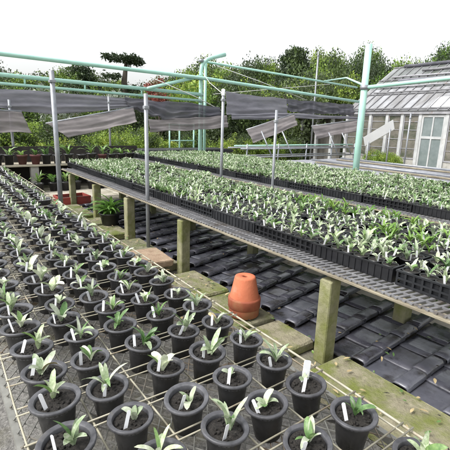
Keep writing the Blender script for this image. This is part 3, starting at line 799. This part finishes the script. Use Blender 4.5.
for a, b in zip(ys[:-1], ys[1:]):
    if a == 8.12:
        d = part(MB().use(M['white_paint']), 'door', gh) if False else None
        mb = MB().use(M['white_paint'])
        yb, ya = b + .056, a - .056
        for (u, v, z0, z1) in ((ya - .07, ya, .08, GE - .08), (yb, yb + .07, .08, GE - .08), (yb + .07, ya - .07, .08, .18), (yb + .07, ya - .07, 1.22, 1.31), (yb + .07, ya - .07, GE - .17, GE - .08)): mb.box(GX - .03, GX + .02, u, v, z0, z1)
        mb.box(GX - .031, GX + .021, (ya + yb) / 2 - .025, (ya + yb) / 2 + .025, .18, 1.22); mb.box(GX - .031, GX + .021, (ya + yb) / 2 - .025, (ya + yb) / 2 + .025, 1.31, GE - .17)
        dr = part(mb, 'door', gh)
        mb = MB().use(M['door_glass']); mb.box(GX - .008, GX + .004, yb + .05, ya - .05, .15, GE - .1); gl = mb.build('pane'); gl.parent = dr
        continue
    mb = MB().use(M['frame_bar'])
    mid = (a + b) / 2; y0_, y1_ = b + .056, a - .056
    for (u, v, z0, z1) in ((y0_, y0_ + .035, .452, GE - .064), (y1_ - .035, y1_, .452, GE - .064), (y0_ + .036, y1_ - .036, .452, .50), (y0_ + .036, y1_ - .036, GE - .12, GE - .064)): mb.box(GX - .02, GX + .03, u, v, z0, z1)
    for z in (.82, 1.16, 1.50, 1.80): mb.box(GX - .012, GX + .022, y0_ + .036, y1_ - .036, z, z + .022)
    fw = part(mb, 'window', gh)
    mb = MB().use(M['wall_glass']); mb.box(GX + .004, GX + .010, y0_ + .03, y1_ - .03, .49, GE - .11); gl = mb.build('pane'); gl.parent = fw
for z, d_ in ((.62, .5), (1.05, .38), (1.45, .3)):
    mb = MB().use(M['brown_board']); mb.box(GX + .25, GX + .25 + d_, GY0 + .1, GY1 - .1, z, z + .05); part(mb, 'shelf', gh)
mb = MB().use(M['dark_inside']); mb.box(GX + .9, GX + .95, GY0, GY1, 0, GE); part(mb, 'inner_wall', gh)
# roof slope and bars
def rp(t, y, off=0.0):
    n_ = Vector((-(RZ - GE), 0, RXX - GX)).normalized()
    return Vector((GX - .12 + (RXX - GX + .12) * t, y, GE + .05 + (RZ - GE - .05) * t)) + n_ * off
mb = MB().use(M['roof_glass']); mb.add([rp(0, GY0), rp(1, GY0), rp(1, GY1), rp(0, GY1)] + [rp(0, GY0, .02), rp(1, GY0, .02), rp(1, GY1, .02), rp(0, GY1, .02)], [(0, 3, 2, 1), (4, 5, 6, 7), (0, 1, 5, 4), (3, 7, 6, 2), (0, 4, 7, 3), (1, 2, 6, 5)])
bkp = [(RXX, GY0, RZ), (RXX + 3, GY0, GE), (RXX + 3, GY1, GE), (RXX, GY1, RZ)]
mb.add(bkp, [(0, 1, 2, 3)]); roof = part(mb, 'roof', gh)
mb = MB().use(M['bar_dark'])
y = GY0 + .05
while y <= GY1:
    mb.bar(rp(0, y, .04), rp(1, y, .04), .035, .03, (0, 0, 1)); y += .36
for t in (.02, .33, .66, .98): mb.bar(rp(t, GY0, .055), rp(t, GY1, .055), .05, .04)
for (t0_, t1_, ya_, yb_) in ((.04, .30, 3.35, 4.5), (.04, .28, 4.6, 5.7), (.04, .30, 5.8, 6.9), (.05, .24, 7.1, 7.9)):  # sky reflection on the lower roof glass, painted as plain white panes
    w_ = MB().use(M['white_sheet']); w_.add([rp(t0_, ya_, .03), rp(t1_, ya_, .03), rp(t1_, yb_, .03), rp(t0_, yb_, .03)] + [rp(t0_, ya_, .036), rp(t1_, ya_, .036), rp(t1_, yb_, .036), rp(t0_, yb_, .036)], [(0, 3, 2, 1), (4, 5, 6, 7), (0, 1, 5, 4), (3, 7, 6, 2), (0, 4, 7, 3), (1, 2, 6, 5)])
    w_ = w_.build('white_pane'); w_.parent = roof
o = mb.build('glazing_bars'); o.parent = roof
for gy in (GY1 - .02, GY0 + .02):
    mb = MB().use(M['white_paint']); pts = [(GX, gy, 0), (RXX + 3, gy, 0), (RXX + 3, gy, GE), (RXX, gy, RZ - .03), (GX, gy, GE)]
    mb.add(pts + [(x, y + .015, z) for x, y, z in pts], [(0, 1, 2, 3, 4), (9, 8, 7, 6, 5)]); part(mb, 'gable_wall', gh)
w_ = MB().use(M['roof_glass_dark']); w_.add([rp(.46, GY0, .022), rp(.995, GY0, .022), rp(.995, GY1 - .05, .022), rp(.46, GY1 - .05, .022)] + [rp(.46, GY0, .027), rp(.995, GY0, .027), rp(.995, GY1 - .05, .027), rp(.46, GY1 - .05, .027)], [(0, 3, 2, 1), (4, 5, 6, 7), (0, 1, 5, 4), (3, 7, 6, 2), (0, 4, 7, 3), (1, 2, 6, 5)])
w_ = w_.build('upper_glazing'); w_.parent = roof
for t_, w1, ya_, mm in ((.965, .16, 10.9, 'shade_dark'), (.83, .10, 10.3, 'bar_dark'), (.70, .07, 11.2, 'frame_bar'), (.60, .12, 10.6, 'shade_grey'), (.47, .07, 11.3, 'frame_bar'), (.345, .06, 11.3, 'bar_dark')):
    w_ = MB().use(M[mm], True)
    yy_ = GY0 + .1; pts = []
    while yy_ < ya_: pts.append(rp(t_ + U(-.004, .004), yy_, .10 + U(-.012, .012))); yy_ += .55
    w_.tube(pts, [w1 * .5 * U(.75, 1.15) if 'shade' in mm else w1 * .5 for _ in pts], 9)
    w_ = w_.build('rolled_net' if 'shade' in mm else 'purlin'); w_.parent = roof
# lean shed beyond the greenhouse
sh = empty('open_shed', (14.2, 13, 0)); tag(sh, 'open shed with pale posts and brown boards beyond the greenhouse', 'shed')
for y in (11.75, 12.6, 13.5, 14.5):
    mb = MB().use(M['white_paint']); mb.box(14.0, 14.12, y - .06, y + .06, 0, 1.9); part(mb, 'post', sh)
mb = MB().use(M['brown_board']); mb.box(14.5, 14.56, 11.6, 14.6, 0, 1.9); part(mb, 'back_wall', sh)
mb = MB().use(M['frame_bar']); mb.box(13.8, 14.7, 11.6, 14.7, 1.901, 1.97); part(mb, 'roof', sh)

# ------------------------------------------------------------------ back benches with pots at the left
root = empty('stock_bench', (2.3, 9.75, 0)); tag(root, 'rear bench of pale planks and dark shelf behind the low table', 'bench')
mb = MB().use(M['plank']); mb.box(.2, 4.4, 9.35, 9.6, .52, .56, .004); mb.box(.2, 4.4, 9.64, 10.1, .52, .555, .004); part(mb, 'plank_top', root)
for x in (.3, 1.75, 3.2, 4.3):
    mb = MB().use(M['block']); mb.box(x - .08, x + .08, 9.4, 9.56, 0, .519, .008); part(mb, 'leg', root)
RP = MB().use(M['red_pot'], True).lathe([(.06, 0), (.085, .14), (.095, .142), (.095, .17), (.083, .17), (.08, .15), (.01, .15)], 16, close=True).mesh('pot')
BP = MB().use(M['black_plastic'], True).lathe([(.07, 0), (.09, .16), (.1, .162), (.1, .19), (.088, .19), (.085, .17), (.01, .17)], 16, close=True).mesh('pot')
def leafy(n, l0, l1, w, ms):
    mb = MB()
    for _ in range(n):
        mb.use(M[random.choice(ms)], True); mb.leaf((U(-.03, .03), U(-.03, .03), .15), U(0, 6.28), U(l0, l1), w * U(.7, 1.2), R(U(40, 88)), R(U(-50, 30)), 4, .3, U(-.8, .8))
    return mb.mesh('plant')
LF = [leafy(14, .12, .28, .035, ['green_leaf', 'strap_leaf']) for _ in range(4)]
xs = .35; n_ = 0
while xs < 4.3:
    n_ += 1
    r_ = empty('stock_pot', (xs, 9.48 + U(-.04, .04), .561))
    red = n_ in (3, 6, 7, 13)
    link('pot', RP if red else BP, r_, (0, 0, 0), (0, 0, 0), U(1.0, 1.25))
    if rnd() < .93: link('plant', random.choice(LF), r_, (0, 0, 0), (0, 0, U(0, 6)), U(.8, 1.3))
    tag(r_, '%s pot on the rear plank bench, %s from its left end' % ('dull red' if red else 'black', nth(n_)), 'plant pot', 'stock pots on the rear bench')
    xs += U(.22, .27)
for k in range(9):
    r_ = empty('ground_pot', (1.75 + k * .27 + U(-.03, .03), 9.15 + U(-.05, .05), .007)); link('pot', BP, r_, (0, 0, 0)); link('plant', random.choice(LF), r_, (0, 0, .02), (0, 0, U(0, 6)), 1.2)
    tag(r_, 'leafy black pot on the ground before the rear bench, %s from left' % nth(k + 1), 'potted plant', 'pots on the ground before the rear bench')
mb = MB().use(M['board_dark']); mb.box(.2, 4.4, 10.12, 10.16, 0, .9); tag(mb.build('back_board'), 'dark board standing behind the rear plank bench', 'board')
root = empty('sheet_table', (6, 11.6, 0)); tag(root, 'long table covered with black sheet beyond the front bench', 'table')
mb = MB().use(M['tray_plastic']); mb.box(4.3, 8.4, 11.2, 12.2, .60, .70, .02, .01); part(mb, 'black_sheet', root)
for x in (4.5, 6.3, 8.2):
    for y in (11.3, 12.1): mb = MB().use(M['block']); mb.box(x - .06, x + .06, y - .06, y + .06, 0, .599); part(mb, 'leg', root)
root = empty('pipe_gate', (7.3, 13.0, 0)); tag(root, 'pale green pipe gate standing among the shrubs', 'gate')
for x in (6.9, 7.3, 7.9): part(MB().use(M['green_pipe'], True).tube([(x, 13.0, 0), (x, 13.0, 1.5)], .03, 8), 'upright', root)
for z in (.4, .9, 1.45): part(MB().use(M['green_pipe'], True).tube([(6.9, 13.0, z), (7.9, 13.0, z)], .022, 8), 'crossbar', root)

# ------------------------------------------------------------------ vegetation
def leafmat(name, a, b_, rand=.25):
    return mat(name, a, b_, 1.6, rough=.55, rand=rand, trans=.3)
LG = {'dark': leafmat('foliage_dark', (.032, .052, .024), (.07, .10, .040)), 'mid': leafmat('foliage_mid', (.062, .105, .030), (.13, .19, .055)),
      'bright': leafmat('foliage_bright', (.15, .25, .035), (.27, .39, .06)), 'yellow': leafmat('foliage_yellow', (.24, .32, .04), (.38, .45, .08)),
      'pine': leafmat('foliage_pine', (.022, .042, .020), (.060, .088, .036)), 'red': leafmat('foliage_red', (.17, .05, .035), (.30, .10, .06)), 'silver': leafmat('foliage_silver', (.22, .26, .20), (.42, .46, .40)),
      'brown': leafmat('foliage_brown', (.13, .10, .05), (.22, .18, .09))}
def crown_mesh(kinds, clumps, per, size, flat=1.0, low=.0, layers=0):
    """unit crown: radius ~1 in plan, z 0..1"""
    mb = MB(); cs = []
    lobes = [(U(0, 6.28), U(.3, .75), U(.2, .9), U(.35, .6)) for _ in range(7)]
    for _ in range(clumps):
        a, rr, z, s_ = random.choice(lobes)
        th = U(0, 6.28); ph = math.acos(U(-1, 1)); q = s_ * U(.5, 1.05)
        c = Vector((rr * .6 * math.cos(a) + q * math.sin(ph) * math.cos(th), rr * .6 * math.sin(a) + q * math.sin(ph) * math.sin(th), low + (1 - low) * (z * .8) + q * .45 * math.cos(ph)))
        if c.z < 0: c.z = U(0, .2)
        cs.append(c)
    if layers:
        cs = []
        for k in range(layers):
            zz = .05 + .95 * (k + U(-.3, .3)) / (layers - 1); rr_ = (1.05 - .8 * max(0, zz) ** 1.6) * U(.75, 1.1)
            for q in range(int(clumps / layers)):
                a = U(0, 6.28); l = rr_ * U(.15, 1) * (.8 + .3 * math.sin(3 * a + k * 2)); cs.append(Vector((l * math.cos(a), l * math.sin(a), min(1, max(.02, zz - .05 * l + U(-.012, .012))))))
    for c in cs:
        mb.use(LG[random.choice(kinds)])
        cr = U(.10, .20)
        for _ in range(per):
            d = Vector((random.gauss(0, 1), random.gauss(0, 1), random.gauss(0, .7))); d = d if d.length < 1.7 else d.normalized() * 1.7; p = c + Vector((d.x, d.y, d.z * flat)) * cr * .6
            u = Vector((random.gauss(0, 1), random.gauss(0, 1), random.gauss(0, .5))).normalized(); w = u.cross(Vector((random.gauss(0, 1), random.gauss(0, 1), random.gauss(0, 1)))).normalized()
            s1 = size * U(.6, 1.3); s2 = s1 * U(.35, .6)
            mb.add([p - u * s1, p + w * s2, p + u * s1, p - w * s2], [(0, 1, 2, 3)])
    return mb.mesh('crown')
CR = {'pine': [crown_mesh(['pine', 'dark', 'pine', 'mid'], 240, 64, .028, .5, 0, 17) for _ in range(3)], 'dark': [crown_mesh(['dark', 'dark', 'mid'], 190, 80, .024) for _ in range(3)], 'mid': [crown_mesh(['mid', 'mid', 'dark', 'bright'], 190, 80, .024) for _ in range(3)],
      'bright': [crown_mesh(['bright', 'bright', 'mid', 'yellow'], 170, 64, .028) for _ in range(3)], 'red': [crown_mesh(['red', 'red', 'brown'], 90, 28, .05)], 'silver': [crown_mesh(['silver', 'silver', 'mid'], 60, 26, .05)],
      'brown': [crown_mesh(['brown', 'mid', 'mid'], 180, 74, .025)]}
def trunk_mesh():
    mb = MB().use(M['bark'], True)
    mb.tube([(0, 0, 0), (.02, .01, .3), (-.02, .02, .6), (.02, 0, 1.0)], [.09, .07, .05, .015], 9)
    for i in range(7):
        a = i * 2.4; z = U(.3, .8); l = U(.3, .6)
        mb.tube([(0, 0, z), (l * .5 * math.cos(a), l * .5 * math.sin(a), z + .12), (l * math.cos(a), l * math.sin(a), z + .26)], [.035, .022, .006], 6)
    return mb.mesh('trunk')
TR = [trunk_mesh() for _ in range(3)]
def tree(name, lb, cat, group, x, y, z, rw, h, kind, low=.12, trunk=True):
    root = empty(name, (x, y, z), U(0, 6.28)); tag(root, lb, cat, group)
    c = link('crown', random.choice(CR[kind]), root, (0, 0, h * low)); c.scale = (rw, rw * U(.85, 1.15), h * (1 - low) * .86)
    if trunk:
        t = link('trunk', random.choice(TR), root); t.scale = (rw * .7, rw * .7, h * .62)
    return root
# hill terrain
def hill_h(x, y):
    r = math.hypot(x, y); az = math.degrees(math.atan2(x, y))
    t = max(0, min(1, (r - 19) / 40)); t = t * t * (3 - 2 * t)
    k = 2.6 + 2.2 * max(0, min(1, (az - 26) / 12))
    return k * t
mb = MB().use(M['hill'], True); vs = []; fs = []; na, nr = 60, 24
for i in range(na + 1):
    az = R(-40 + 150 * i / na)
    for j in range(nr + 1):
        r = 18.5 + 70 * (j / nr) ** 1.3; x, y = r * math.sin(az), r * math.cos(az)
        vs.append((x, y, hill_h(x, y) - .03 + (.05 * math.sin(x * 1.3) * math.sin(y * 1.1) if r > 20 else 0)))
for i in range(na):
    for j in range(nr): a = i * (nr + 1) + j; fs.append((a, a + 1, a + nr + 2, a + nr + 1))
tag(mb.add(vs, fs).build('hill'), 'wooded hill rising behind the nursery', 'hill', kind='structure')
PROF = [(-40, 6.2), (7.8, 6.2), (13.2, 6.2), (17.9, 6.0), (22, 5.7), (26, 5.8), (29.4, 5.6), (31.4, 7.0), (33, 8.2), (36, 9.3), (45, 9.7), (54, 9.6), (63, 9.4), (110, 9.4)]
def elev(az):
    for (a, e), (b, f) in zip(PROF[:-1], PROF[1:]):
        if a <= az <= b: return e + (f - e) * (az - a) / (b - a)
    return 8
tn = {}
LBW = {'pine': 'layered dark conifer', 'dark': 'dark evergreen tree', 'mid': 'mid green leafy tree', 'bright': 'bright green leafy tree', 'brown': 'brownish green tree'}
RINGW = ['front rank', 'second rank', 'third rank', 'top rank']
for ring, (rr, stepa) in enumerate(((20.5, 4.6), (25, 3.8), (31, 3.2), (38, 2.8))):
    az = -14 + ring * 1.1; cnt = 0
    while az < 84:
        a = az + U(-.7, .7); r = rr + U(-1.5, 1.5); x, y = r * math.sin(R(a)), r * math.cos(R(a)); z = hill_h(x, y) - .1
        fac = (.62, .78, .92, 1.0)[ring] * U(.88, 1.03) if ring < 3 else U(.93, 1.04)
        top = 1.5 + r * math.tan(R(elev(a) * fac + (1.8 if a > 33 else 1.4) - (.9 if a > 33 and ring == 3 and cnt % 3 == 0 else 0)))
        if 14 < x < 22 and -4 < y < 13: az += stepa; continue
        h = max(1.6, (top - z) * 1.06); rw = max(1.1, min(2.6, h * .55)) * U(.9, 1.2)
        kd = random.choices(['dark', 'mid', 'bright', 'brown', 'pine'], [2.2, 3.2, 1.0 if ring < 2 else .4, 1.2 if a < 20 else .3, 2.0 if a > 31 and 0 < ring < 3 else .2])[0]
        cnt += 1
        tree('tree', '%s on the hill, %s, %s from the left' % (LBW[kd], RINGW[ring], nth(cnt)), 'tree', 'trees on the wooded hill', x, y, z, rw, h, kd, .04)
        az += stepa * U(.85, 1.15)
# named trees
tree('maple_tree', 'reddish leaved tree behind the green crossbars', 'tree', None, 8.3, 16.6, 0, 1.2, 3.75, 'red', .58)
tree('tree', 'pale silvery tree behind the upper green crossbar at the left', 'tree', None, 4.2, 17.5, 0, 1.5, 3.2, 'silver', .3)
tree('tree', 'silvery leaved tree just left of the pine', 'tree', None, 7.0, 18.4, 0, 1.2, 3.3, 'silver', .3)
def pine_tree(lb, x, y, h, spread):
    root = empty('pine_tree', (x, y, 0)); tag(root, lb, 'tree')
    MB().use(M['bark'], True).tube([(0, 0, 0), (.15, .05, h * .4), (-.05, 0, h * .75), (.1, 0, h * .97)], [.26, .2, .15, .08], 9).build('trunk', root)
    mb = MB()
    for (cx, cz, sx, sz, n) in ((-.1, h, spread, .13, 700), (.5, h - .12, spread * .6, .12, 300), (-.7, h - .9, .5, .12, 160), (.3, h - 1.5, .55, .2, 200)):
        mb.use(LG['dark'])
        for _ in range(n):
            a = U(0, 6.28); q = math.sqrt(rnd()) * sx; p = Vector((cx + q * math.cos(a), q * math.sin(a) * .7, cz + random.gauss(0, sz * .6)))
            u = Vector((random.gauss(0, 1), random.gauss(0, 1), random.gauss(.4, .5))).normalized(); w = u.cross(Vector((random.gauss(0, 1), random.gauss(0, 1), random.gauss(0, 1)))).normalized()
            mb.add([p - u * .11, p + w * .04, p + u * .11, p - w * .04], [(0, 1, 2, 3)])
    mb.build('crown', root); return root
pine_tree('flat topped dark pine tree rising above the green crossbars', 8.45, 20.7, 4.60, 1.05)
# shrubs
SH = [(.6, 12.0, 1.0, 1.25, 'bright'), (1.9, 11.9, .8, 1.35, 'bright'), (2.7, 11.6, .8, 1.6, 'bright'), (3.6, 12.4, .9, 1.2, 'mid'), (4.4, 12.3, .9, 1.45, 'bright'), (5.4, 13.4, 1.0, 1.5, 'bright'), (6.2, 13.9, 1.0, 1.6, 'mid'),
      (7.2, 14.4, 1.1, 1.5, 'bright'), (8.4, 13.6, 1.0, 1.55, 'mid'), (9.4, 13.2, 1.0, 1.45, 'bright'), (10.3, 13.3, 1.0, 1.5, 'mid'), (11.2, 12.6, .9, 1.3, 'bright'), (12.4, 12.9, 1.0, 1.4, 'mid'), (2.0, 14.6, 1.3, 2.1, 'mid'), (4.0, 15.2, 1.4, 2.0, 'dark'),
      (6.0, 16.2, 1.4, 2.1, 'mid'), (10.0, 16.2, 1.5, 2.3, 'dark'), (12.5, 16.0, 1.4, 2.5, 'mid'), (-.9, 13.0, 1.2, 1.7, 'mid'), (8.3, 11.9, .7, 1.0, 'bright'), (15.0, 16.5, 1.6, 2.6, 'dark')]
for i, (x, y, rw, h, kd) in enumerate(sorted(SH, key=lambda s: s[0] / s[1])):
    tree('shrub', '%s shrub %s the shade cloths, %s from the left' % ({'bright': 'bright yellow green', 'mid': 'leafy mid green', 'dark': 'dark green'}[kd], 'just behind' if y < 14 else 'well behind', nth(i + 1)), 'shrub', 'shrubs behind the shade cloths', x, y, 0, rw, h, kd, .0, False)
tree('shrub', 'low bright green bush in front of the greenhouse wall', 'shrub', None, 13.7, 9.2, 0, .75, 1.15, 'bright', .0, False)
tree('shrub', 'small yellow green bush left of the greenhouse door', 'shrub', None, 13.5, 8.5, 0, .55, .95, 'bright', .0, False)

# ------------------------------------------------------------------ light
world = bpy.data.worlds.new('World'); scene.world = world; world.use_nodes = True
nt = world.node_tree; nt.nodes.clear()
wo = nt.nodes.new('ShaderNodeOutputWorld'); bg = nt.nodes.new('ShaderNodeBackground')
sky = nt.nodes.new('ShaderNodeTexSky'); sky.sky_type = 'NISHITA'; sky.sun_disc = False
SUN_EL, SUN_AZ = R(52), R(-78)
sky.sun_elevation = SUN_EL; sky.sun_rotation = SUN_AZ; sky.air_density = 1.2; sky.dust_density = 4.0; sky.ozone_density = 1.0
hs = nt.nodes.new('ShaderNodeHueSaturation'); hs.inputs['Saturation'].default_value = .14; hs.inputs['Value'].default_value = 1.25
nt.links.new(sky.outputs[0], hs.inputs['Color']); nt.links.new(hs.outputs[0], bg.inputs[0]); nt.links.new(bg.outputs[0], wo.inputs[0])
bg.inputs['Strength'].default_value = .15
sl = bpy.data.lights.new('sun', 'SUN'); sl.energy = 1.3; sl.angle = R(14); sl.color = (1, .97, .93)
so = bpy.data.objects.new('sun', sl); COL.objects.link(so)
d = Vector((math.sin(SUN_AZ) * math.cos(SUN_EL), math.cos(SUN_AZ) * math.cos(SUN_EL), math.sin(SUN_EL)))
so.rotation_euler = (-d).to_track_quat('-Z', 'Y').to_euler()
vs_ = scene.view_settings; vs_.view_transform = 'Standard'; vs_.look = 'None'; vs_.gamma = 1; vs_.exposure = .80; vs_.use_curve_mapping = False
scene.cycles.max_bounces = 6; scene.cycles.transparent_max_bounces = 6
scene.cycles.use_denoising = True
